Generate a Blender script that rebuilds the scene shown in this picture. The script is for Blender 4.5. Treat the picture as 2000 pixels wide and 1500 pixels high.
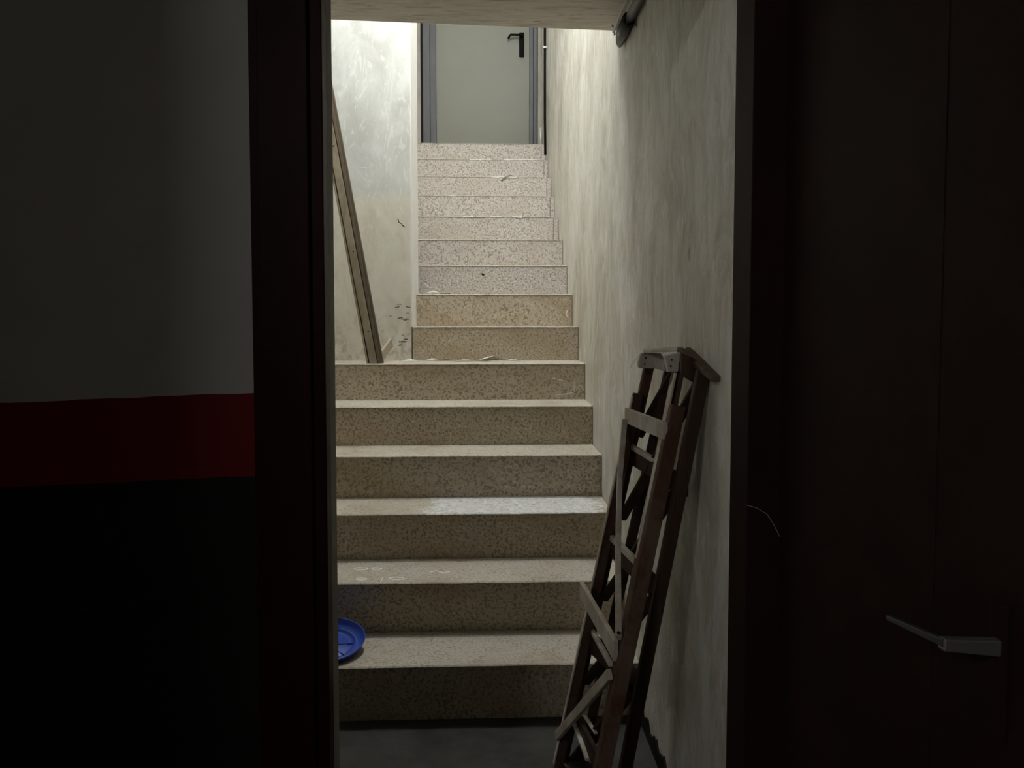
import bpy, bmesh, math, random
from mathutils import Vector, Matrix
random.seed(4)
for o in list(bpy.data.objects): bpy.data.objects.remove(o)
S = bpy.context.scene
C = S.collection
# ------------------------------------------------------------------ camera, world, exposure
F, PX, PY = 1503.0, 1000.0, 695.0            # focal length and principal point in a 2000x1500 frame
EYE = Vector((0, 0, 1.309))
cam_d = bpy.data.cameras.new('camera'); cam = bpy.data.objects.new('camera', cam_d); C.objects.link(cam)
cam_d.sensor_width = 36; cam_d.sensor_fit = 'HORIZONTAL'; cam_d.lens = 36 * F / 2000
cam_d.shift_y = (PY - 750) / 2000; cam_d.clip_start = 0.02
cam.location = EYE
cam.rotation_euler = (math.radians(90 - 2.87), 0, math.radians(-2.29))
S.camera = cam
RC = cam.rotation_euler.to_matrix()
def at(px, py, Y):
    d = RC @ Vector(((px - PX) / F, -(py - PY) / F, -1))
    return EYE + d * (Y / d.y)
W = bpy.data.worlds.new('world'); S.world = W; W.use_nodes = True
W.node_tree.nodes['Background'].inputs[0].default_value = (0.6, 0.65, 0.7, 1)
W.node_tree.nodes['Background'].inputs[1].default_value = 0.0
S.view_settings.view_transform = 'Standard'; S.view_settings.look = 'None'
S.view_settings.exposure = 0.0; S.view_settings.gamma = 1; S.view_settings.use_curve_mapping = False
STAIR_LAMP = 176.0
GARAGE_FILL = 165.0  # strength of the added fill light in the garage

# ------------------------------------------------------------------ material helpers
class N:
    def __init__(s, name, rough=0.7, spec=0.3, metal=0.0):
        s.m = bpy.data.materials.new(name); s.m.use_nodes = True
        s.t = s.m.node_tree; s.b = s.t.nodes['Principled BSDF']
        s.b.inputs['Roughness'].default_value = rough
        s.b.inputs['Specular IOR Level'].default_value = spec
        s.b.inputs['Metallic'].default_value = metal
        s.co = s.t.nodes.new('ShaderNodeTexCoord').outputs['Object']
    def n(s, typ, **kw):
        o = s.t.nodes.new(typ)
        for k, v in kw.items(): setattr(o, k, v)
        return o
    def set(s, inp, v):
        if hasattr(v, 'links') or hasattr(v, 'is_linked'): s.t.links.new(v, inp)
        else: inp.default_value = (*v, 1) if isinstance(v, tuple) and len(v) == 3 and inp.type == 'RGBA' else v
    def scale(s, sx, sy, sz, loc=(0, 0, 0), rot=(0, 0, 0)):
        m = s.n('ShaderNodeMapping'); s.t.links.new(s.co, m.inputs[0])
        m.inputs['Scale'].default_value = (sx, sy, sz); m.inputs['Location'].default_value = loc
        m.inputs['Rotation'].default_value = rot
        return m.outputs[0]
    def noise(s, vec, sc, det=5, rough=0.55, dist=0.0):
        o = s.n('ShaderNodeTexNoise'); s.t.links.new(vec, o.inputs['Vector'])
        o.inputs['Scale'].default_value = sc; o.inputs['Detail'].default_value = det
        o.inputs['Roughness'].default_value = rough; o.inputs['Distortion'].default_value = dist
        return o.outputs['Fac']
    def voro(s, vec, sc, feat='F1', out='Distance'):
        o = s.n('ShaderNodeTexVoronoi'); o.feature = feat; s.t.links.new(vec, o.inputs['Vector'])
        o.inputs['Scale'].default_value = sc
        return o.outputs[out]
    def ramp(s, f, stops):
        o = s.n('ShaderNodeValToRGB'); s.t.links.new(f, o.inputs[0]); e = o.color_ramp.elements
        while len(e) < len(stops): e.new(0.5)
        for i, (p, c) in enumerate(stops):
            e[i].position = p; e[i].color = (*c, 1) if isinstance(c, tuple) else (c, c, c, 1)
        return o.outputs[0]
    def mix(s, f, a, b, mode='MIX'):
        o = s.n('ShaderNodeMix'); o.data_type = 'RGBA'; o.blend_type = mode
        s.set(o.inputs[0], f); s.set(o.inputs[6], a); s.set(o.inputs[7], b)
        return o.outputs[2]
    def math(s, op, a, b=0.0, clamp=False):
        o = s.n('ShaderNodeMath'); o.operation = op; o.use_clamp = clamp
        s.set(o.inputs[0], a); s.set(o.inputs[1], b)
        return o.outputs[0]
    def xyz(s):
        o = s.n('ShaderNodeSeparateXYZ'); s.t.links.new(s.co, o.inputs[0]); return o.outputs
    def sstep(s, v, a, b):
        o = s.n('ShaderNodeMapRange'); o.interpolation_type = 'SMOOTHSTEP'
        s.set(o.inputs[0], v); o.inputs[1].default_value = a; o.inputs[2].default_value = b
        return o.outputs[0]
    def color(s, c): s.set(s.b.inputs['Base Color'], c); return s
    def rough(s, c): s.set(s.b.inputs['Roughness'], c); return s
    def bump(s, h, strength=0.3, dist=0.002, prev=None):
        o = s.n('ShaderNodeBump'); o.inputs['Strength'].default_value = strength
        o.inputs['Distance'].default_value = dist; s.t.links.new(h, o.inputs['Height'])
        if prev is not None: s.t.links.new(prev, o.inputs['Normal'])
        s.t.links.new(o.outputs[0], s.b.inputs['Normal']); return o.outputs[0]

def terrazzo(name, base, dark, light, dust, dust_amt, stain=(0.30, 0.20, 0.10), patch=None):
    k = N(name, 0.6, 0.3)
    v = k.scale(1, 1, 1)
    sp = k.noise(v, 105, 2, 0.5)
    c = k.mix(k.sstep(sp, 0.50, 0.60), base, dark)
    sp2 = k.noise(k.scale(1, 1, 1, (3, 5, 7)), 95, 2, 0.5)
    c = k.mix(k.sstep(sp2, 0.55, 0.68), c, light)
    st = k.noise(k.scale(1.5, 1.5, 3.0, (1, 2, 3)), 2.2, 4, 0.6)
    c = k.mix(k.math('MULTIPLY', k.sstep(st, 0.46, 0.68), 0.42), c, stain)
    du = k.noise(k.scale(2, 3, 2), 5.0, 6, 0.65, 0.6)
    c = k.mix(k.math('MULTIPLY', k.sstep(du, 0.30, 0.72), dust_amt), c, dust)
    if patch:
        x, y, z = k.xyz()
        e = k.math('ADD', x, k.math('MULTIPLY', k.math('SUBTRACT', k.noise(v, 14, 6, 0.75), 0.5), 0.34))
        m = k.math('MULTIPLY', k.sstep(e, patch[0] - .004, patch[0] + .004), k.math('SUBTRACT', 1.0, k.sstep(e, patch[1] - .004, patch[1] + .004)))
        tex = k.ramp(k.noise(v, 30, 8, 0.78, 2.2), [(0.36, (0.30, 0.30, 0.29)), (0.46, (0.68, 0.685, 0.69)), (0.60, (0.92, 0.925, 0.92))])
        c = k.mix(k.math('MULTIPLY', m, 0.92), c, tex)
    k.color(c); k.rough(k.ramp(du, [(0.2, 0.45), (0.8, 0.72)]))
    k.bump(k.noise(v, 60, 5, 0.7), 0.25, 0.0015)
    return k.m

M = {}
M['riser'] = terrazzo('terrazzo_riser', (0.54, 0.46, 0.345), (0.26, 0.205, 0.15), (0.67, 0.59, 0.47), (0.50, 0.45, 0.365), 0.35, (0.36, 0.245, 0.12))
M['riser_up'] = terrazzo('terrazzo_riser_upper', (0.56, 0.51, 0.465), (0.26, 0.225, 0.20), (0.70, 0.66, 0.615), (0.56, 0.535, 0.50), 0.25, (0.46, 0.395, 0.335))
M['tread'] = terrazzo('terrazzo_tread', (0.53, 0.485, 0.405), (0.33, 0.285, 0.23), (0.64, 0.60, 0.52), (0.58, 0.555, 0.49), 0.65)
M['tread_patch'] = terrazzo('terrazzo_tread_plaster_spill', (0.53, 0.485, 0.405), (0.33, 0.285, 0.23), (0.64, 0.60, 0.52), (0.58, 0.555, 0.49), 0.55, patch=(-0.20, 0.475))

# right plaster wall: vertical brush streaks
k = N('plaster_brushed', 0.5, 0.35)
wp = k.n('ShaderNodeVectorMath'); wp.operation = 'MULTIPLY_ADD'
wn = k.n('ShaderNodeTexNoise'); k.t.links.new(k.co, wn.inputs['Vector']); wn.inputs['Scale'].default_value = 3.5; wn.inputs['Detail'].default_value = 4
k.t.links.new(wn.outputs['Color'], wp.inputs[0]); wp.inputs[1].default_value = (0.14, 0.14, 0.30); k.t.links.new(k.co, wp.inputs[2])
raw = k.co; k.co = wp.outputs[0]
st = k.noise(k.scale(4, 4, 1.2, (0, 0, 0), (0.25, 0, 0)), 4.5, 7, 0.68, 0.8)
mo = k.noise(k.scale(1, 1, 0.6, (3, 1, 0), (0.3, 0, 0)), 3.6, 6, 0.66, 0.6)
c = k.ramp(mo, [(0.34, (0.50, 0.475, 0.395)), (0.48, (0.67, 0.65, 0.575)), (0.64, (0.80, 0.79, 0.745))])
c = k.mix(k.math('MULTIPLY', k.sstep(st, 0.44, 0.62), 0.45), c, (0.50, 0.445, 0.345))
c = k.mix(k.math('MULTIPLY', k.sstep(k.noise(k.scale(5, 5, 1.4, (2, 2, 2), (-0.2, 0, 0)), 5, 6, 0.68, 0.9), 0.54, 0.64), 0.6), c, (0.84, 0.835, 0.80))
k.co = raw
spk = k.math('LESS_THAN', k.voro(k.scale(1, 1, 0.45), 3.6), 0.03)
c = k.mix(k.math('MULTIPLY', spk, 0.6), c, (0.12, 0.10, 0.08))
k.color(c); k.rough(k.ramp(st, [(0.3, 0.36), (0.7, 0.60)]))
k.co = wp.outputs[0]
nb = k.bump(k.noise(k.scale(5, 5, 1.4, (0, 0, 0), (0.15, 0, 0)), 6, 7, 0.68, 0.8), 0.6, 0.009)
k.co = raw
k.bump(k.noise(k.scale(1, 1, 0.5), 5, 3, 0.5), 0.5, 0.03, nb)
M['wall_r'] = k.m
# left stair wall: whiter above, beige below a wavering paint line
k = N('plaster_two_tone', 0.55, 0.3)
x, y, z = k.xyz()
e = k.math('ADD', z, k.math('MULTIPLY', k.math('SUBTRACT', k.noise(k.scale(1, 1, 1), 4, 5, 0.6), 0.5), 0.10))
mo = k.noise(k.scale(1, 1, 0.7), 5.5, 7, 0.62, 0.7)
up = k.ramp(mo, [(0.36, (0.57, 0.575, 0.555)), (0.50, (0.66, 0.67, 0.655)), (0.63, (0.77, 0.78, 0.77))])
lo = k.ramp(k.noise(k.scale(1.5, 1.5, 0.9, (4, 1, 0)), 6, 6, 0.65, 0.5), [(0.28, (0.62, 0.58, 0.48)), (0.5, (0.74, 0.71, 0.62)), (0.75, (0.82, 0.80, 0.72))])
c = k.mix(k.sstep(e, 1.90, 1.99), lo, up)
# scuffs and dirt low down near the skirting
sc = k.noise(k.scale(4, 4, 3.0, (0, 0, 1), (0, 0.7, 0)), 7, 6, 0.7, 0.4)
low = k.math('SUBTRACT', 1.0, k.sstep(z, 1.12, 1.42))
c = k.mix(k.math('MULTIPLY', k.math('MULTIPLY', k.sstep(sc, 0.46, 0.66), low), 0.45), c, (0.24, 0.20, 0.14))
wh = k.noise(k.scale(3, 3, 1.2, (9, 0, 3)), 7, 4, 0.6, 2.0)
c = k.mix(k.math('MULTIPLY', k.math('MULTIPLY', k.sstep(wh, 0.57, 0.62), k.sstep(z, 1.5, 1.9)), 0.5), c, (0.86, 0.87, 0.86))
dots = k.math('LESS_THAN', k.voro(k.scale(1, 1, 1, (.3, .1, .2)), 5.0), 0.045)
c = k.mix(k.math('MULTIPLY', dots, 0.6), c, (0.16, 0.14, 0.11))
k.color(c)
nb = k.bump(k.noise(k.scale(1, 1, 0.8), 16, 6, 0.65, 0.6), 0.35, 0.003)
M['wall_l'] = k.m
k = N('plaster_white', 0.6, 0.3); mo = k.noise(k.scale(1, 1, 0.5), 6, 6, 0.6, 0.5)
k.color(k.ramp(mo, [(0.3, (0.80, 0.80, 0.78)), (0.7, (0.90, 0.905, 0.90))])); k.bump(k.noise(k.scale(1, 1, .6), 25, 5), 0.4, 0.003); M['white'] = k.m
k = N('plaster_grey', 0.75, 0.2); mo = k.noise(k.scale(1, 1, 0.6), 5, 6, 0.6)
k.color(k.ramp(mo, [(0.3, (0.34, 0.32, 0.28)), (0.7, (0.48, 0.46, 0.41))])); k.bump(k.noise(k.scale(1, 1, 1), 30, 5), 0.4, 0.003); M['grey'] = k.m
# ceiling slab soffit: board-brushed along x
k = N('soffit_brushed', 0.6, 0.25)
st = k.noise(k.scale(1.0, 6, 6, (0, 0, 0), (0, 0, 0.06)), 5, 7, 0.68, 1.6)
c = k.ramp(st, [(0.34, (0.54, 0.475, 0.375)), (0.48, (0.74, 0.68, 0.58)), (0.64, (0.84, 0.79, 0.70))])
nk = k.math('LESS_THAN', k.voro(k.scale(0.5, 3, 1), 6), 0.05)
c = k.mix(k.math('MULTIPLY', nk, 0.7), c, (0.12, 0.09, 0.06))
k.color(c); k.bump(st, 0.5, 0.008); M['soffit'] = k.m
# garage wall with painted red band and dark dado
k = N('garage_paint', 0.55, 0.25)
x, y, z = k.xyz()
zz = k.math('ADD', k.math('SUBTRACT', z, k.math('MULTIPLY', x, 0.037)), k.math('MULTIPLY', k.math('SUBTRACT', k.noise(k.scale(1, 1, 1), 9, 3), 0.5), 0.008))
mo = k.noise(k.scale(1, 1, 0.6), 3, 5, 0.6)
c = k.mix(k.math('GREATER_THAN', zz, 1.023), (0.016, 0.016, 0.014), (0.24, 0.006, 0.012))
c = k.mix(k.math('GREATER_THAN', zz, 1.182), c, k.ramp(mo, [(0.3, (0.66, 0.645, 0.61)), (0.7, (0.74, 0.725, 0.70))]))
k.color(c); k.bump(k.noise(k.scale(1, 1, 1), 30, 5), 0.2, 0.002); M['garage'] = k.m
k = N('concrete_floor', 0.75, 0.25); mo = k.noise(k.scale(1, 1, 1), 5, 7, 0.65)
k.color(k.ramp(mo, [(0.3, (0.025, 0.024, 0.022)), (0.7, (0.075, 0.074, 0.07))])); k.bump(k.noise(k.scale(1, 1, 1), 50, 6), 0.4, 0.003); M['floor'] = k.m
def plain(name, col, rough=0.5, spec=0.4, metal=0.0, var=0.12, sc=(1, 1, 1), ns=8, bump=0.1):
    k = N(name, rough, spec, metal)
    n1 = k.noise(k.scale(*sc), ns, 5, 0.6)
    a = tuple(max(0, q * (1 - var)) for q in col); b = tuple(min(1, q * (1 + var)) for q in col)
    k.color(k.ramp(n1, [(0.3, a), (0.7, b)])); k.bump(n1, bump, 0.002); return k.m
M['door_red'] = plain('dark_red_gloss_paint', (0.028, 0.002, 0.003), 0.5, 0.15)
M['door_leaf'] = plain('dark_oxblood_door_paint', (0.018, 0.0075, 0.0055), 0.65, 0.08, var=0.2)
M['door_grey'] = plain('cream_grey_door_paint', (0.215, 0.218, 0.182), 0.45, 0.3, var=0.04, ns=2)
M['frame_grey'] = plain('blue_grey_metal_frame', (0.115, 0.119, 0.126), 0.5, 0.3, var=0.08, sc=(4, 4, .6))
M['black'] = plain('black_plastic', (0.006, 0.006, 0.005), 0.7, 0.08)
M['gapdark'] = plain('dark_sealant', (0.02, 0.018, 0.016), 0.8, 0.1)
M['steel'] = plain('worn_steel', (0.42, 0.42, 0.41), 0.35, 0.5, 0.8)
M['pipe'] = plain('grey_plastic_conduit', (0.05, 0.05, 0.048), 0.35, 0.5)
M['pipe_l'] = plain('pale_grey_conduit', (0.50, 0.49, 0.46), 0.35, 0.5)
M['blue'] = plain('blue_plastic', (0.035, 0.085, 0.44), 0.38, 0.45, var=0.08)
M['blue_scuff'] = plain('dark_blue_groove', (0.012, 0.03, 0.20), 0.5, 0.3)
M['flake'] = plain('white_paint_flake', (0.70, 0.68, 0.62), 0.6, 0.3)
M['chip'] = plain('bare_brown_plaster', (0.20, 0.165, 0.115), 0.8, 0.1)
M['mark'] = plain('dried_white_paint', (0.80, 0.79, 0.75), 0.7, 0.2, var=0.15, ns=60)
def wood(name, a, b, paint=None, amt=0.0, axis=(8, 8, 1)):
    k = N(name, 0.65, 0.25)
    g = k.noise(k.scale(*axis), 9, 7, 0.65, 0.9)
    c = k.ramp(g, [(0.28, a), (0.7, b)])
    if paint:
        p = k.noise(k.scale(1, 1, 0.6, (5, 5, 5)), 13, 6, 0.65, 0.5)
        c = k.mix(k.math('MULTIPLY', k.sstep(p, 0.42, 0.60), amt), c, paint)
    k.color(c); k.bump(g, 0.35, 0.002); return k.m
M['lw'] = wood('ladder_wood_brown', (0.050, 0.022, 0.013), (0.105, 0.050, 0.030), (0.20, 0.165, 0.13), 0.30)
M['lwp'] = wood('ladder_wood_smears_and_lit_edges', (0.40, 0.34, 0.27), (0.58, 0.52, 0.44), (0.70, 0.66, 0.60), 0.7)  # paint-smeared slats; also the strips of painted light on rail edges
M['lwd'] = wood('ladder_wood_dark', (0.030, 0.016, 0.010), (0.065, 0.036, 0.024))
M['post'] = wood('old_moulding_wood', (0.20, 0.165, 0.11), (0.34, 0.29, 0.21), (0.42, 0.38, 0.30), 0.4, (18, 18, 0.8))
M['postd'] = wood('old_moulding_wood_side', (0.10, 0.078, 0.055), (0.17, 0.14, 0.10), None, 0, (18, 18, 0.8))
M['offcut'] = wood('pale_wood_offcut', (0.40, 0.345, 0.27), (0.55, 0.49, 0.40))

# ------------------------------------------------------------------ mesh helpers
def tag(o, label=None, cat=None, group=None, kind=None):
    if label: o['label'] = label
    if cat: o['category'] = cat
    if group: o['group'] = group
    if kind: o['kind'] = kind
    return o
def link(name, bm, mat, parent=None, bevel=0.0, smooth=False, seg=2):
    bmesh.ops.recalc_face_normals(bm, faces=bm.faces)
    if parent is not None:
        bmesh.ops.translate(bm, verts=bm.verts, vec=-WL[parent.name])
    me = bpy.data.meshes.new(name); bm.to_mesh(me); bm.free()
    o = bpy.data.objects.new(name, me); C.objects.link(o)
    if isinstance(mat, str): mat = M[mat]
    me.materials.append(mat)
    if smooth:
        for p in me.polygons: p.use_smooth = True
    if bevel:
        b = o.modifiers.new('bevel', 'BEVEL'); b.width = bevel; b.segments = seg; b.limit_method = 'ANGLE'; b.harden_normals = False
    if parent is not None: o.parent = parent
    WL[o.name] = WL[parent.name].copy() if parent is not None else Vector((0, 0, 0))
    return o
WL = {}
def empty(name, loc):
    o = bpy.data.objects.new(name, None); C.objects.link(o); o.location = loc; o.empty_display_size = 0.1
    WL[o.name] = Vector(loc); return o
def box(bm, x0, x1, y0, y1, z0, z1):
    v = [bm.verts.new((x, y, z)) for z in (z0, z1) for y in (y0, y1) for x in (x0, x1)]
    for f in ((0, 1, 3, 2), (4, 5, 7, 6), (0, 1, 5, 4), (2, 3, 7, 6), (0, 2, 6, 4), (1, 3, 7, 5)):
        bm.faces.new([v[i] for i in f])
    return bm
def B(*a): return box(bmesh.new(), *a)
def bar(p0, p1, w, t, side=Vector((1, 0, 0)), bm=None, w1=None):
    """prism from p0 to p1: w wide along 'side', t deep across it"""
    bm = bm or bmesh.new(); p0, p1 = Vector(p0), Vector(p1); d = (p1 - p0).normalized()
    s = (Vector(side) - d * d.dot(Vector(side))).normalized(); u = d.cross(s).normalized()
    vs = []
    for p, ww in ((p0, w), (p1, w1 or w)):
        for a, b in ((-1, -1), (1, -1), (1, 1), (-1, 1)):
            vs.append(bm.verts.new(p + s * a * ww / 2 + u * b * t / 2))
    bm.faces.new(vs[:4]); bm.faces.new(vs[4:])
    for i in range(4):
        j = (i + 1) % 4; bm.faces.new((vs[i], vs[j], vs[4 + j], vs[4 + i]))
    return bm
def prism(pts, vec, bm=None):
    bm = bm or bmesh.new(); a = [bm.verts.new(p) for p in pts]; b = [bm.verts.new(Vector(p) + Vector(vec)) for p in pts]
    bm.faces.new(a); bm.faces.new(b[::-1]); n = len(pts)
    for i in range(n):
        j = (i + 1) % n; bm.faces.new((a[i], a[j], b[j], b[i]))
    return bm
def tube(pts, r, n=10, bm=None, caps=True):
    bm = bm or bmesh.new(); rings = []; pts = [Vector(p) for p in pts]
    rr = r if isinstance(r, (list, tuple)) else [r] * len(pts)
    ref = None
    for i, p in enumerate(pts):
        d = (pts[min(i + 1, len(pts) - 1)] - pts[max(i - 1, 0)]).normalized()
        if ref is None: ref = Vector((0, 0, 1)) if abs(d.z) < .9 else Vector((1, 0, 0))
        s = d.cross(ref).normalized(); u = s.cross(d).normalized(); ref = u
        rings.append([bm.verts.new(p + (s * math.cos(a) + u * math.sin(a)) * rr[i]) for a in [2 * math.pi * q / n for q in range(n)]])
    for a, b in zip(rings, rings[1:]):
        for q in range(n): bm.faces.new((a[q], a[(q + 1) % n], b[(q + 1) % n], b[q]))
    if caps: bm.faces.new(rings[0][::-1]); bm.faces.new(rings[-1])
    return bm
def lathe(prof, mat4, n=48, bm=None):
    bm = bm or bmesh.new(); rings = []
    for r, z in prof:
        if r < 1e-6: rings.append([bm.verts.new(mat4 @ Vector((0, 0, z)))])
        else: rings.append([bm.verts.new(mat4 @ Vector((r * math.cos(2 * math.pi * q / n), r * math.sin(2 * math.pi * q / n), z))) for q in range(n)])
    for a, b in zip(rings, rings[1:]):
        for q in range(n):
            j = (q + 1) % n
            if len(a) == 1 and len(b) > 1: bm.faces.new((a[0], b[q], b[j]))
            elif len(b) == 1 and len(a) > 1: bm.faces.new((a[q], a[j], b[0]))
            elif len(a) > 1: bm.faces.new((a[q], a[j], b[j], b[q]))
    return bm
def struct(name, bm, mat, label=None, **kw):
    o = link(name, bm, mat, **kw); tag(o, label, None, None, 'structure'); return o

# ------------------------------------------------------------------ dimensions (metres)
T, H = 0.271, 0.18                     # going and rise
Y1 = 9.04 * T                          # nosing of the first step
XR = 0.517                             # right stair wall
XJ = -0.367                            # corner where the upper flight narrows
XL = -0.95                             # hidden left wall of the lower flight
def YN(n): return Y1 + (n - 1) * T
YF = YN(7) + 0.006                     # wall that faces the camera beside step seven
YD = 6.74                              # upper door plane
ZC, ZT = 2.40, 4.95                    # lower soffit and high ceiling
YB = 2.91                              # edge of the lower soffit
YG = 1.47                              # garage wall plane

# ------------------------------------------------------------------ setting
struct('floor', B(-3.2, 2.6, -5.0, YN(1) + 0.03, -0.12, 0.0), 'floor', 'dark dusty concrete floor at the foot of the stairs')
struct('wall_right', B(XR, XR + 0.15, 1.535, YD + 0.2, -0.1, ZT), 'wall_r', 'brushed beige plaster wall rising along the right of the stairs')
bm = B(XL - 0.1, XJ, YF, 4.49, -0.1, ZT)
struct('wall_left', bm, 'wall_l', 'patchy whitish plaster wall beside the upper flight', bevel=0.006)
struct('trim_1', B(XJ - 0.001, XJ + 0.004, YF + 0.004, 4.488, YN(0) * 0 + 1.26, ZT), 'white', 'white plastered return edge of the wall beside the upper steps')
struct('wall_side', B(XL - 0.1, XL, 1.555, YF, -0.1, ZT), 'wall_l', 'hidden plaster side wall of the lower flight')
struct('wall_upper_left', B(-0.90, -0.80, 4.49, YD + 0.2, 1.0, ZT), 'white')
bm = B(-0.9, -0.452, YD, YD + 0.15, 2.0, ZT)
box(bm, 0.482, XR, YD, YD + 0.15, 2.0, ZT); box(bm, -0.452, 0.482, YD, YD + 0.15, 4.80, ZT)
struct('wall_back', bm, 'grey', 'plaster wall around the door at the head of the stairs')
struct('ceiling', prism([(XL, 1.555, ZC), (XR, 1.555, ZC), (XR, YB + 0.07, ZC), (XL, YB - 0.024, ZC)], (0, 0, 0.16)), 'soffit', 'low brushed concrete soffit over the first steps', bevel=0.006)
struct('wall_over_soffit', B(XL, XR, YB - 0.2, YB - 0.002, ZC + 0.16, ZT), 'white')
struct('ceiling_high', B(XL - 0.1, XR + 0.15, YB - 0.2, YD + 0.2, ZT, ZT + 0.12), 'white')
# garage shell
XA = -0.294
bm = B(-3.2, XA, YG, 1.555, -0.1, 2.7)
box(bm, XR + 0.03, 2.6, YG, 1.555, -0.1, 2.7); box(bm, XA, XR + 0.03, YG, 1.555, 2.12, 2.7)
struct('wall_front', bm, 'garage', 'white garage wall with red painted band and dark lower half')
struct('wall_garage_left', B(-3.3, -3.2, -5.0, 1.555, -0.1, 2.7), 'garage')
struct('wall_garage_right', B(2.6, 2.7, -5.0, 1.555, -0.1, 2.7), 'garage')
struct('wall_garage_back', B(-3.3, 2.7, -5.1, -5.0, -0.1, 2.7), 'garage')
struct('ceiling_garage', B(-3.3, 2.7, -5.0, 1.47, 2.7, 2.82), 'grey')
# red metal door frame
bm = B(-0.410, -0.318, YG - 0.022, YG, 0, 2.2)
box(bm, -0.428, -0.410, YG - 0.010, YG, 0, 2.2)
box(bm, -0.318, XA + 0.001, YG - 0.012, YG + 0.03, 0, 2.2)
struct('trim_2', bm, 'door_red', 'dark red metal door frame upright beside the garage wall', bevel=0.002)
struct('trim_3', B(0.505, 0.60, 1.43, 1.533, 0, 2.2), 'door_leaf', 'dark door frame upright behind the open leaf', bevel=0.002)
struct('trim_4', B(-0.428, 0.60, YG - 0.022, YG + 0.03, 2.09, 2.2), 'door_red')
# narrow plaster lip of the opening (right face of the left jamb)
struct('trim_5', B(XA - 0.012, XA + 0.0005, YG + 0.031, 1.558, 0, 2.12), 'grey', 'thin grey plaster edge inside the left door jamb', bevel=0.002)
# ragged skirting at the foot of the right wall
pts = [(XR - 0.006, 1.56, 0.0)]
yy = 1.56
while yy < YN(1) - 0.02:
    pts.append((XR - 0.006, yy, 0.062 + random.uniform(-0.016, 0.018) - 0.02 * (yy - 1.6))); yy += random.uniform(0.012, 0.03)
pts.append((XR - 0.006, YN(1) - 0.02, 0.0))
struct('baseboard_right', prism(pts, (0.008, 0, 0)), 'gapdark', 'dark ragged strip where the plaster ends above the floor')

# ------------------------------------------------------------------ open garage door
d2 = empty('door_2', (0.53, 1.43, 0)); tag(d2, 'dark oxblood door leaf standing open on the right', None, None, 'structure')
c0 = at(1838, 1257, 0.80); c1 = at(1955, 1264, 0.80); XD = c1.x
link('leaf', B(XD, XD + 0.045, 0.60, 1.425, 0.012, 2.08), 'door_leaf', d2, bevel=0.002)
link('seam_strip', B(XD - 0.001, XD + 0.001, 0.925, 0.945, 0.012, 2.08), 'door_leaf', d2, bevel=0.0005)
link('handle_plate', B(XD - 0.004, XD + 0.001, 0.785, 0.815, c1.z - 0.10, c1.z + 0.05), 'door_leaf', d2, bevel=0.001)
nk_ = link('handle_neck', bar(c0, Vector((XD, 0.80, c1.z)), 0.0135, 0.012, (0, 0, 1), None, 0.0185), 'steel', d2, bevel=0.002)
e0 = at(1736, 1206, 0.905)
link('handle_lever', bar(c0 + Vector((0.003, -0.004, 0.002)), e0, 0.009, 0.008, (0, 0, 1), None, 0.006), 'pipe', nk_, bevel=0.0015)

# ------------------------------------------------------------------ staircase
stc = empty('staircase', (0, Y1, 0)); tag(stc, 'terrazzo staircase climbing from the dark floor to the grey door', 'staircase')
for n in range(1, 16):
    y0, y1, z0, z1 = YN(n), YN(n + 1), (n - 1) * H, n * H
    xl = XL + 0.004 if n <= 6 else (XJ + 0.002 if n <= 8 else -0.80)
    xr = XR - 0.002
    if n == 7: xl = XJ + 0.0045
    if n == 8: xl = XJ + 0.0048
    rm = 'riser' if n < 9 else 'riser_up'
    fill = n >= 11
    xe = xr - 0.032 if fill else xr
    link('riser', B(xl, xe, y0 + 0.003, y0 + 0.028, z0, z1 - 0.006), rm, stc, bevel=0.0015)
    if fill:
        link('filler_tile', B(xe + 0.003, xr, y0 + 0.006, y0 + 0.028, z0, z1 - 0.004), rm, stc, bevel=0.0015)
    yb = y1 + 0.028 if n < 15 else YD
    # tread slab with a slightly worn, wavering front edge
    bm = bmesh.new(); ns = 26; rows = []
    for i in range(ns + 1):
        x = xl + (xr - (0.032 if fill else 0) - xl) * i / ns
        wv = random.uniform(-0.0012, 0.0012); wz = random.uniform(-0.0010, 0.0004)
        rows.append([bm.verts.new(p) for p in ((x, y0 + wv, z1 - 0.006), (x, y0 + wv, z1 - 0.0035 + wz), (x, y0 + 0.005 + wv, z1 + wz), (x, yb, z1), (x, yb, z1 - 0.006))])
    for a, b in zip(rows, rows[1:]):
        for q in range(5): bm.faces.new((a[q], a[(q + 1) % 5], b[(q + 1) % 5], b[q]))
    bm.faces.new(rows[0]); bm.faces.new(rows[-1][::-1])
    link('tread', bm, 'tread_patch' if n == 3 else 'tread', stc)
# dried paint marks on the second tread
def mark(pts, w):
    bm = bmesh.new(); up = Vector((0, 0, 1)); L = []
    for i, p in enumerate(pts):
        d = (pts[min(i + 1, len(pts) - 1)] - pts[max(i - 1, 0)]).normalized(); s = d.cross(up).normalized()
        ww = w * random.uniform(0.6, 1.1)
        L.append((bm.verts.new(p + s * ww / 2 + up * .0006), bm.verts.new(p - s * ww / 2 + up * .0006)))
    for a, b in zip(L, L[1:]): bm.faces.new((a[0], b[0], b[1], a[1]))
    link('paint_mark', bm, 'mark', stc)
def tr(px, py, n):      # point on the top of tread n
    d = RC @ Vector(((px - PX) / F, -(py - PY) / F, -1)); s = (n * H - EYE.z) / d.z
    return EYE + d * s
for c0, rx, ry in ((705, 13, 2.2), (736, 9, 2.0), (775, 14, 2.5), (706, 10, 2)):
    cy = 1111 if c0 in (705, 736) else (1130 if c0 == 775 else 1131)
    mark([tr(c0 + rx * math.cos(a), cy + ry * math.sin(a), 2) for a in [2 * math.pi * q / 12 for q in range(13)]], 0.010)
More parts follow.
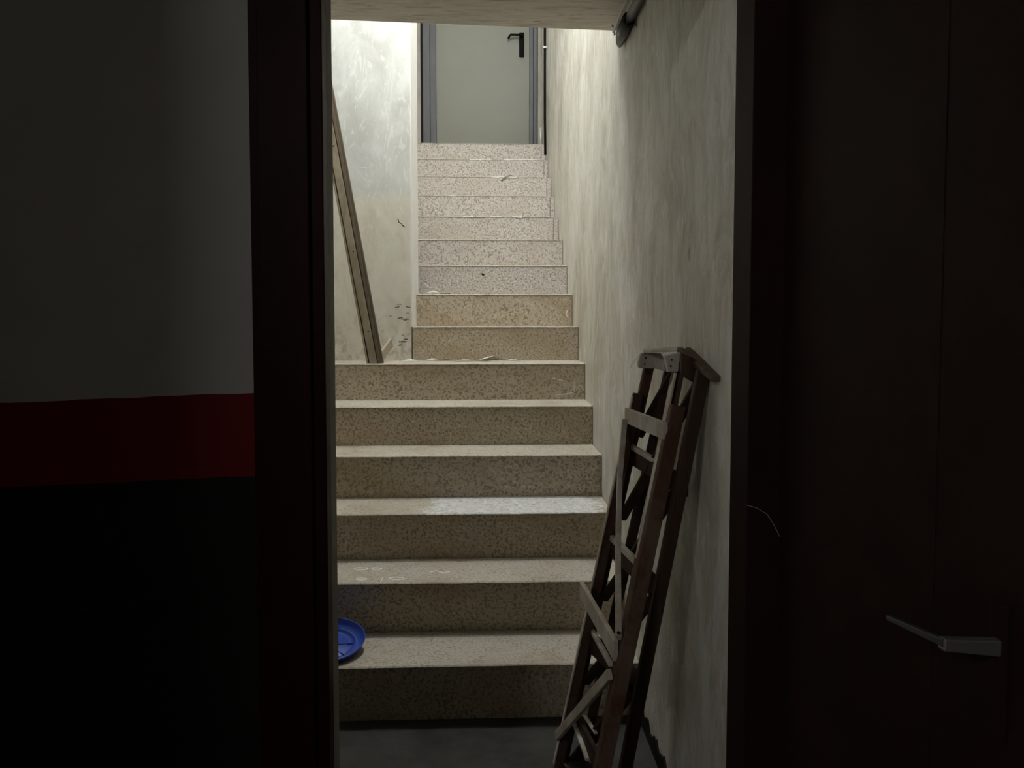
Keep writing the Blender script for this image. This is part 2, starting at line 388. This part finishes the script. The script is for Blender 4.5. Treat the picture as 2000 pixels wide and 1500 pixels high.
mark([tr(743, 1139, 2), tr(747, 1128, 2)], 0.004); mark([tr(677, 1131, 2), tr(686, 1131, 2)], 0.008)
mark([tr(840, 1118, 2), tr(852, 1115, 2), tr(866, 1119, 2), tr(880, 1116, 2)], 0.010)

def ribbon(name, pts, Y, w, mat, parent):      # flat streak on an upright face at depth Y
    bm = bmesh.new(); P_ = [at(x, y, Y) for x, y in pts]; L = []
    for i, p in enumerate(P_):
        d = (P_[min(i + 1, len(P_) - 1)] - P_[max(i - 1, 0)]).normalized(); sd = Vector((-d.z, 0, d.x)).normalized() * w * random.uniform(0.5, 1.0) / 2
        L.append((bm.verts.new(p + sd), bm.verts.new(p - sd)))
    for a, b in zip(L, L[1:]): bm.faces.new((a[0], b[0], b[1], a[1]))
    link(name, bm, mat, parent)
for pts in ([(1078, 738), (1090, 741), (1102, 744)], [(1122, 744), (1121, 755), (1122, 765)], [(1127, 758), (1134, 752), (1138, 757), (1140, 762)], [(1085, 772), (1105, 769), (1120, 767)], [(1102, 748), (1104, 749)]):
    ribbon('paint_mark', pts, YN(6) + 0.0024, 0.005, 'mark', stc)
ribbon('paint_mark', [(1108, 606), (1106, 614), (1110, 620)], YN(8) + 0.0024, 0.008, 'mark', stc)
ribbon('paint_mark', [(828, 553), (840, 562), (850, 560), (858, 567)], YN(9) + 0.0024, 0.006, 'mark', stc)
ribbon('screw_hole', [(941, 534), (943, 537), (946, 536)], YN(9) + 0.0022, 0.012, 'gapdark', stc)
for n_, xs in ((14, (918, 960)), (14, (985, 1050)), (13, (960, 1010)), (12, (878, 890)), (11, (905, 925)), (11, (958, 980)), (11, (1000, 1020))):
    y_ = YN(n_) - 0.0016; bm = bmesh.new(); L = []
    for i in range(7):
        x_ = at(xs[0] + (xs[1] - xs[0]) * i / 6, 500, y_).x; z_ = n_ * H
        L.append((bm.verts.new((x_, y_, z_ + 0.0005)), bm.verts.new((x_, y_, z_ - random.uniform(0.004, 0.011)))))
    for a, b in zip(L, L[1:]): bm.faces.new((a[0], b[0], b[1], a[1]))
    link('paint_mark', bm, 'mark', stc)
wl = bpy.data.objects['wall_left']
ribbon('crack', [(777, 427), (779, 434), (784, 437), (787, 441), (791, 443)], YF - 0.0008, 0.006, 'gapdark', wl)
ribbon('scratch', [(767, 50), (767, 110), (765, 175), (761, 215), (757, 250), (750, 295)], YF - 0.0008, 0.005, 'mark', wl)
ribbon('scratch', [(700, 326), (712, 327), (724, 327)], YF - 0.0008, 0.004, 'mark', wl)
for i in range(16):
    cx_, cy_ = 800 - abs(random.gauss(0, 18)), 645 + random.gauss(0, 28); r_ = random.uniform(2, 5)
    if cy_ > 692: continue
    ribbon('paint_chip', [(cx_ - r_, cy_ + random.uniform(-2, 2)), (cx_, cy_ + random.uniform(-1, 1)), (cx_ + r_, cy_ + random.uniform(-2, 2))], YF - 0.0008, random.uniform(0.004, 0.010), 'chip', wl)
# peeling paint flakes
def flake(pts, w, label, lift=0.006, twist=0.5):
    bm = bmesh.new(); L = []; n = len(pts)
    for i, p in enumerate(pts):
        d = (pts[min(i + 1, n - 1)] - pts[max(i - 1, 0)]).normalized(); a = twist * math.sin(i * 1.7)
        s = Vector((-d.y, d.x, 0)).normalized() * math.cos(a) + Vector((0, 0, math.sin(a)))
        ww = w * (0.35 + 0.65 * math.sin(math.pi * (i + 0.5) / n))
        q = p + Vector((0, 0, abs(math.sin(a)) * ww / 2 + 0.0012))
        L.append([bm.verts.new(q + s * ww / 2), bm.verts.new(q - s * ww / 2)])
    for a, b in zip(L, L[1:]): bm.faces.new((a[0], b[0], b[1], a[1]))
    o = link('paint_flake', bm, 'flake'); m = o.modifiers.new('thickness', 'SOLIDIFY'); m.thickness = 0.0012
    tag(o, label, 'paint flake', 'peeling paint flakes on the stairs')
z6, yb6 = 6 * H, YN(7) + 0.004
def P6(x, dy, dz=0): return Vector((x, yb6 - dy, z6 + dz))
flake([P6(-0.30, .02), P6(-0.26, .025, .004), P6(-0.22, .02, .006), P6(-0.17, .03, .002), P6(-0.12, .022)], 0.022, 'thin curled paint flake at the left foot of the seventh riser')
flake([P6(-0.14, .05), P6(-0.09, .055, .003), P6(-0.03, .05, .002), P6(0.02, .06), P6(0.06, .055)], 0.035, 'broad white paint flake lying mid step below the seventh riser', twist=0.15)
flake([P6(-0.02, .012, .0), P6(0.03, .010, .012), P6(0.07, .012, .024), P6(0.10, .014, .014), P6(0.15, .02, .004), P6(0.19, .03)], 0.018, 'long paint ribbon curling up against the seventh riser')
flake([P6(-0.42, .06), P6(-0.37, .065, .002), P6(-0.32, .06)], 0.02, 'small paint flake on the sixth step below the wall corner')
def PN(px, n, dz=0, dy=0.0): 
    p = at(px, 500, YN(n) + dy); return Vector((p.x, YN(n) + dy, n * H + dz))
flake([PN(1010, 13, .001, .004), PN(996, 13, .004, -.003), PN(986, 13, -.004, -.010), PN(978, 13, -.026, -.010)], 0.02, 'paint curl hanging off the nosing of the third step from the top')
flake([PN(828, 8, .002, .02), PN(845, 8, .010, .015), PN(860, 8, .003, .012), PN(880, 8, .0, .01)], 0.018, 'paint scrap at the left end of the eighth step')
flake([PN(925, 8, .0, -.002), PN(935, 8, -.008, -.004), PN(948, 8, -.003, -.004), PN(956, 8, -.006, -.003)], 0.008, 'tiny paint chip on the middle of the eighth nosing')
flake([PN(925, 11, .0, -.002), PN(935, 11, -.006, -.004), PN(948, 11, -.003, -.004)], 0.008, 'tiny paint chip on the middle of the eleventh nosing')

# ------------------------------------------------------------------ upper door
d1 = empty('door_1', (0.02, YD, 15 * H)); tag(d1, 'cream grey metal door with blue grey frame at the top of the stairs', None, None, 'structure')
zb, zt = 15 * H, 15 * H + 2.05
link('leaf', B(-0.383, 0.420, YD + 0.012, YD + 0.055, zb + 0.006, zt), 'door_grey', d1, bevel=0.002)
bm = B(-0.495 + 0.0, -0.436, YD - 0.020, YD + 0.05, zb, zt + 0.1)
link('frame_upright', bm, 'frame_grey', d1, bevel=0.002)
link('frame_upright', B(-0.434, -0.384, YD - 0.008, YD + 0.05, zb, zt + 0.05), 'frame_grey', d1, bevel=0.002)
link('frame_upright', B(0.421, 0.452, YD - 0.008, YD + 0.05, zb, zt + 0.05), 'frame_grey', d1, bevel=0.002)
link('frame_upright', B(0.454, 0.484, YD - 0.020, YD + 0.05, zb, zt + 0.1), 'frame_grey', d1, bevel=0.002)
link('frame_head', B(-0.434, 0.452, YD - 0.008, YD + 0.05, zt + 0.002, zt + 0.1), 'frame_grey', d1, bevel=0.002)
link('sealant_gap', B(-0.515, -0.495, YD - 0.004, YD + 0.01, zb, zt + 0.1), 'gapdark', d1)
link('sealant_gap', B(0.484, 0.492, YD - 0.004, YD + 0.01, zb, zt + 0.1), 'gapdark', d1)
a, b = at(1014, 112, YD), at(1024, 63, YD)
hp = link('handle_plate', B(a.x, b.x, YD - 0.002, YD + 0.012, a.z, b.z), 'black', d1, bevel=0.008, seg=3)
lv = at(1019, 72, YD); tip = at(994, 74, YD)
hb = tube([(lv.x, YD, lv.z), (lv.x, YD - 0.03, lv.z), (lv.x - 0.012, YD - 0.045, lv.z), (tip.x + 0.012, YD - 0.047, lv.z), (tip.x, YD - 0.04, tip.z - 0.004), (tip.x - 0.004, YD - 0.022, tip.z - 0.010)], 0.0095, 10)
link('handle_lever', hb, 'black', hp, smooth=True)

# thin cable pipe in the corner by the top steps
p = at(1065, 302, 6.08)
tp = empty('cable_pipe', (p.x, 6.08, p.z)); tag(tp, 'thin black vertical cable pipe in the corner by the upper door', 'pipe')
link('pipe', tube([(p.x, 6.08, p.z), (p.x - 0.004, 6.08, p.z + 0.3), (p.x - 0.006, 6.08, p.z + 1.2), (p.x - 0.006, 6.08, ZT)], 0.0095, 10), 'black', tp, smooth=True)
q = at(1064, 93, 6.08)
link('clip', B(q.x - 0.014, XR, 6.065, 6.095, q.z - 0.008, q.z + 0.008), 'pipe_l', tp, bevel=0.002)
link('pale_stub', tube([at(1056, 284, 6.5), at(1056, 250, 6.5)], 0.011, 8), 'pipe_l', tp, smooth=True)

# ------------------------------------------------------------------ conduit under the soffit
zc = 2.305
cd = empty('conduit_pipe', (0.495, 2.2, zc)); tag(cd, 'dark grey conduit along the right wall under the soffit', 'pipe')
link('pipe', tube([(0.497, 1.56, zc), (0.497, 2.62, zc)], 0.0165, 18), 'pipe', cd, smooth=True)
link('thin_pipe', tube([(0.466, 1.56, zc + 0.014), (0.466, 2.63, zc + 0.014), (0.468, 2.75, zc + 0.010)], 0.0055, 10), 'pipe_l', cd, smooth=True)
# sleeve cut open on a slant at its far end
bm = bmesh.new(); n = 20; r0, r1 = [], []
for q in range(n):
    a_ = 2 * math.pi * q / n; dx, dz = math.cos(a_), math.sin(a_)
    f = 0.5 - 0.5 * (dz * 0.85 - dx * 0.5)           # lower right reaches farthest
    r0.append((0.495 + dx * 0.0205, 2.60, zc - .001 + dz * 0.0205)); r1.append((0.495 + dx * 0.0205, 2.67 + 0.15 * max(0, min(1, f)), zc - .001 + dz * 0.0205))
a = [bm.verts.new(v) for v in r0]; b = [bm.verts.new(v) for v in r1]
for q in range(n): bm.faces.new((a[q], a[(q + 1) % n], b[(q + 1) % n], b[q]))
o = link('cut_sleeve', bm, 'pipe', cd, smooth=True); m = o.modifiers.new('thickness', 'SOLIDIFY'); m.thickness = 0.0025
link('clip', bar((0.474, 2.76, zc + 0.004), (0.470, 2.79, zc + 0.045), 0.006, 0.010), 'steel', cd, bevel=0.001)
link('wall_hook', bar((0.514, 2.585, zc - 0.005), (0.514, 2.585, zc - 0.035), 0.006, 0.006), 'steel', cd)

# ------------------------------------------------------------------ stair lamp, added garage fill and blocker
lx, ly, lz, lr = -0.02, 3.70, 4.20, 0.12
e = empty('pendant_lamp', (lx, ly, ZT)); tag(e, 'round white globe pendant hidden high above the stairs', 'lamp')
link('ceiling_rose', lathe([(0, 0), (0.05, 0), (0.045, -0.03), (0, -0.035)], Matrix.Translation((lx, ly, ZT)), 24), 'white', e)
link('rod', tube([(lx, ly, ZT - 0.02), (lx, ly, lz + lr)], 0.010, 10), 'white', e)
link('cap', lathe([(0, 0.04), (0.035, 0.04), (0.045, 0.0), (0, -0.0)], Matrix.Translation((lx, ly, lz + lr - 0.005)), 24), 'white', e)
k = N('globe_glow', 0.4); k.color((0.9, 0.9, 0.88))
k.b.inputs['Emission Color'].default_value = (0.985, 1.0, 0.985, 1); k.b.inputs['Emission Strength'].default_value = STAIR_LAMP
link('globe', lathe([(lr * math.sin(math.pi * i / 16), -lr * math.cos(math.pi * i / 16)) for i in range(17)], Matrix.Translation((lx, ly, lz)), 32), k.m, e, smooth=True)
# added fill light, shaped as a ceiling batten, to brighten the garage wall
gl = empty('fill_tube', (-2.2, -1.6, 2.70)); tag(gl, 'added unseen fill light behind the viewer, shaped as a fluorescent batten', 'lamp')
link('body', B(-2.85, -1.55, -1.65, -1.55, 2.65, 2.70), 'white', gl, bevel=0.004)
k = N('fill_glow', 0.4); k.color((0.9, 0.9, 0.9)); k.b.inputs['Emission Color'].default_value = (1, 0.98, 0.95, 1); k.b.inputs['Emission Strength'].default_value = GARAGE_FILL
link('tube', tube([(-2.8, -1.6, 2.625), (-1.6, -1.6, 2.625)], 0.018, 12), k.m, gl, smooth=True)
# added blocker out of view, shading the left end of the garage wall
struct('light_blocker', B(-2.75, -1.07, 0.0, 0.40, 0, 2.70), 'garage', 'added unseen block left of the viewer that shades the garage wall', bevel=0.01)

# ------------------------------------------------------------------ leaning moulding and offcut
p0 = Vector((at(733, 702, 3.845).x, 3.845, z6 + 0.001))
d = Vector((-0.176, 0.006, 1)).normalized()
mp = empty('wooden_moulding', p0); tag(mp, 'long grooved brown wooden moulding leaning beside the pale wall', 'timber')
Lm = 2.28
sx = Vector((1, 0.0, 0)); sx = (sx - d * d.dot(sx)).normalized(); sy = d.cross(sx).normalized()
if sy.y < 0: sy = -sy
def strip(name, x0, x1, ya, yb_, mat):
    base = [p0 + sx * x + sy * y for x, y in ((x0, ya), (x1, ya), (x1, yb_), (x0, yb_))]
    base = [q - d * ((q.z - (z6 + 0.001)) / d.z) for q in base]        # foot cut level with the tread
    return link(name, prism(base, d * Lm), mat, mp, bevel=0.0015)
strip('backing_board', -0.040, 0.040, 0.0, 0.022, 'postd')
strip('edge_bead', -0.041, -0.031, -0.014, 0.0, 'post')
fb_ = strip('face_board', -0.026, 0.010, -0.016, 0.0, 'post')
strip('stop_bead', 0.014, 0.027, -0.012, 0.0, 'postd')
for f in (0.10, 0.50, 1.02, 1.6):
    q = p0 + d * (f + .06) + sx * (-0.004) + sy * (-0.0162)
    link('nail_hole', tube([q, q - sy * 0.0008], 0.0042, 8), 'gapdark', fb_)
q = [Vector((at(745, 703, 3.90).x, 3.90, z6 + 0.002))]
oc = bar(Vector((at(738, 700, 3.90).x, 3.93, z6 + 0.012)), Vector((at(764, 672, 4.02).x, 4.03, z6 + 0.098)), 0.052, 0.012, Vector((0.35, 0.9, -0.1)))
tag(link('wood_offcut', oc, 'offcut', bevel=0.001), 'small pale wood offcut propped behind the foot of the leaning moulding', 'offcut')

# ------------------------------------------------------------------ blue lid
ctr = at(640, 1247, 2.575)
tilt = Matrix.Rotation(math.radians(11), 4, 'X') @ Matrix.Rotation(math.radians(2), 4, 'Y')
Ml = Matrix.Translation(ctr) @ tilt
ld = empty('bucket_lid', (ctr.x, ctr.y, H)); tag(ld, 'blue plastic bucket lid lying upturned on the first step', 'lid')
R = 0.126
prof_out = [(0, -0.034), (R * .70, -0.034), (R * .80, -0.031), (R * .90, -0.018), (R * .985, -0.004), (R, 0.0), (R * .985, 0.001), (R * .965, -0.002),
            (R * .925, -0.020), (R * .855, -0.0205), (R * .835, -0.026), (R * .775, -0.0265), (R * .76, -0.020), (R * .72, -0.020), (R * .705, -0.028), (R * .53, -0.0285), (R * .51, -0.026), (0, -0.026)]
dsh = link('dish', lathe(prof_out, Ml, 64), 'blue', ld, smooth=True)
for a_ in (0.15, 1.7, 2.9, 4.4, 5.6):
    v0 = Ml @ Vector((0.012 * math.cos(a_), 0.012 * math.sin(a_), -0.0255)); v1 = Ml @ Vector((R * .66 * math.cos(a_), R * .66 * math.sin(a_), -0.0275))
    link('rib', bar(v0, v1, 0.004, 0.003, Vector((0, 0, 1))), 'blue_scuff', dsh)

# ------------------------------------------------------------------ step ladder
lf = at(1130, 1500, 2.0)
la = empty('step_ladder', (0.3, 1.95, 0)); tag(la, 'folded old wooden step ladder leaning against the right wall', 'ladder')
def ext(p_top, p_low, z=0.0):        # continue a rail down to height z
    return p_top + (p_low - p_top) * ((p_top.z - z) / (p_top.z - p_low.z))
def rail(name, t, b, w, dp, mat='lw', foot=True):
    t, b = at(*t), at(*b)
    if foot: b = ext(t, b, 0.002)
    return link(name, bar(t, b, w, dp, Vector((1, 0, 0))), mat, la, bevel=0.0025)
def slat(name, a, b, w, t, mat='lw', side=(0, 0, 1)):
    return link(name, bar(at(*a), at(*b), w, t, Vector(side)), mat, la, bevel=0.002)
# half carrying the head: far and near rail
rail('rail', (1269, 708, 2.12), (1183, 1104, 2.17), 0.027, 0.020, 'lw')
rail('rail', (1328, 706, 1.875), (1262, 1040, 1.86), 0.026, 0.030, 'lw')
# sliding half in front of it
rail('rail', (1246, 769, 2.105), (1107, 1420, 2.17), 0.027, 0.018, 'lw')
rail('rail', (1323, 793, 1.80), (1180, 1480, 1.64), 0.034, 0.034, 'lw')
# half resting on the wall
rail('rail', (1374, 722, 1.722), (1223, 1491, 1.78), 0.030, 0.022, 'lwd')
rail('rail', (1313, 697, 2.075), (1232, 1060, 2.13), 0.026, 0.018, 'lwd')
# stair light on the worn rail edges, put in as pale strips
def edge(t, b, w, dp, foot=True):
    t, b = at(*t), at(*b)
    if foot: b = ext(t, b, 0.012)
    link('lit_edge', bar(t, b, w, dp, Vector((1, 0, 0))), 'lwp', la, bevel=0.001)
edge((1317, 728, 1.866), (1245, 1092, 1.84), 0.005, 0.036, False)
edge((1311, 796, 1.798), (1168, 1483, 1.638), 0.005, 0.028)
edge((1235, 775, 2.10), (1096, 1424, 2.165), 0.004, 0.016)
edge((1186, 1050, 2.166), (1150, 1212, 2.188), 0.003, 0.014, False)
# cross pieces and diagonal braces
slat('rung', (1232, 888, 2.155), (1338, 952, 1.755), 0.046, 0.018, 'lwd')
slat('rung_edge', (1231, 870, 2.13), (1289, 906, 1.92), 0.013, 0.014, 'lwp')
slat('rung', (1188, 1060, 2.175), (1290, 1156, 1.77), 0.050, 0.018, 'lwd')
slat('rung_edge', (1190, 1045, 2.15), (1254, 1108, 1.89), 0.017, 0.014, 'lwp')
slat('rung', (1146, 1246, 2.20), (1250, 1340, 1.79), 0.056, 0.018, 'lwd')
slat('brace', (1330, 703, 2.03), (1247, 852, 2.15), 0.027, 0.010, 'lwd', (1, 0, 0))
slat('brace', (1366, 747, 1.755), (1214, 1014, 2.175), 0.027, 0.010, 'lwd', (1, 0, 0))
slat('brace', (1326, 950, 1.775), (1178, 1172, 2.19), 0.027, 0.010, 'lwd', (1, 0, 0))
slat('brace', (1281, 1162, 1.795), (1142, 1335, 2.21), 0.030, 0.010, 'lwd', (1, 0, 0))
slat('brace', (1240, 1340, 1.81), (1118, 1490, 2.23), 0.040, 0.010, 'lwd', (1, 0, 0))
# slats nailed on the front
slat('slat', (1224, 811, 2.080), (1300, 842, 1.770), 0.041, 0.012, 'lwp')
slat('slat', (1136, 1151, 2.135), (1203, 1271, 1.685), 0.048, 0.012, 'lwp')
slat('slat', (1157, 1233, 2.16), (1193, 1297, 1.78), 0.013, 0.012, 'lwp')
slat('brace', (1191, 1317, 1.665), (1088, 1438, 2.145), 0.024, 0.012, 'lwp')
slat('slat', (1128, 1408, 2.19), (1178, 1512, 1.80), 0.050, 0.012, 'lwd')
slat('slat', (1122, 1415, 2.16), (1148, 1484, 1.96), 0.010, 0.012, 'lwp')
slat('slat', (1142, 1398, 2.12), (1164, 1432, 2.00), 0.007, 0.010, 'lwp')
# loose stay bar
sb = bmesh.new(); sp_ = [at(1220, 820, 2.062), at(1210, 935, 2.0), at(1207, 1080, 1.86), at(1208, 1246, 1.672)]
for q0, q1 in zip(sp_, sp_[1:]): bar(q0, q1, 0.013, 0.016, Vector((1, 0, 0)), sb)
stb = link('stay_bar', sb, 'lwp', la, bevel=0.001)
link('nail', tube([at(1208, 1236, 1.668), at(1208, 1236, 1.662)], 0.004, 8), 'gapdark', stb)
# head of the ladder
def cheek(name, pts, Y, th, mat):
    return link(name, prism([at(x, y, Y) for x, y in pts], (0, th, 0)), mat, la, bevel=0.0025)
ck1 = cheek('cheek_board', [(1252, 690), (1291, 690), (1296, 697), (1301, 727), (1292, 722), (1281, 720), (1248, 719), (1246, 712)], 2.045, 0.018, 'lwp')
ck2 = cheek('cheek_board', [(1299, 694), (1330, 688), (1325, 726), (1304, 727)], 1.842, 0.018, 'lwp')
for nx, ny, Y in ((1261, 699, 2.045), (1259, 711, 2.045), (1312, 703, 1.842), (1310, 715, 1.842)):
    link('nail', tube([at(nx, ny, Y), at(nx, ny, Y) - Vector((0, 0.0015, 0))], 0.0026, 6), 'gapdark', ck1 if Y > 2 else ck2)
cheek('cheek_board', [(1332, 690), (1352, 696), (1394, 734), (1384, 758), (1358, 749), (1340, 738), (1331, 728)], 1.755, 0.02, 'lwd')
# cap board over the front half, plank over the rear half
link('cap_board', prism([at(1256, 690, 2.04), at(1339, 685, 1.86), at(1340, 678, 1.86), at(1258, 684, 2.04)], (0.012, 0.07, 0.0)), 'lwp', la, bevel=0.002)
link('top_plank', bar(at(1335, 683, 1.88), at(1405, 741, 1.64), 0.0135, 0.035, Vector((0, 0, 1))), 'lw', la, bevel=0.003)
# cobweb strands on the ladder head and on the door
def strand(pts, label, r=0.0006):
    tag(link('cobweb_strand', tube(pts, r, 5), 'flake'), label, 'cobweb', 'cobweb strands')
strand([at(1256, 687, 2.03), at(1243, 700, 2.04), at(1234, 712, 2.05), at(1231, 718, 2.06)], 'pale cobweb strand trailing off the head of the ladder')
def dp(px, py, X): 
    d = RC @ Vector(((px - PX) / F, -(py - PY) / F, -1)); return EYE + d * (X / d.x)
strand([dp(1456, 986, 0.503), dp(1478, 992, 0.503), dp(1498, 1004, 0.503), dp(1512, 1026, 0.503), dp(1523, 1048, 0.503)], 'pale cobweb strand curling off the dark door frame', 0.00022)
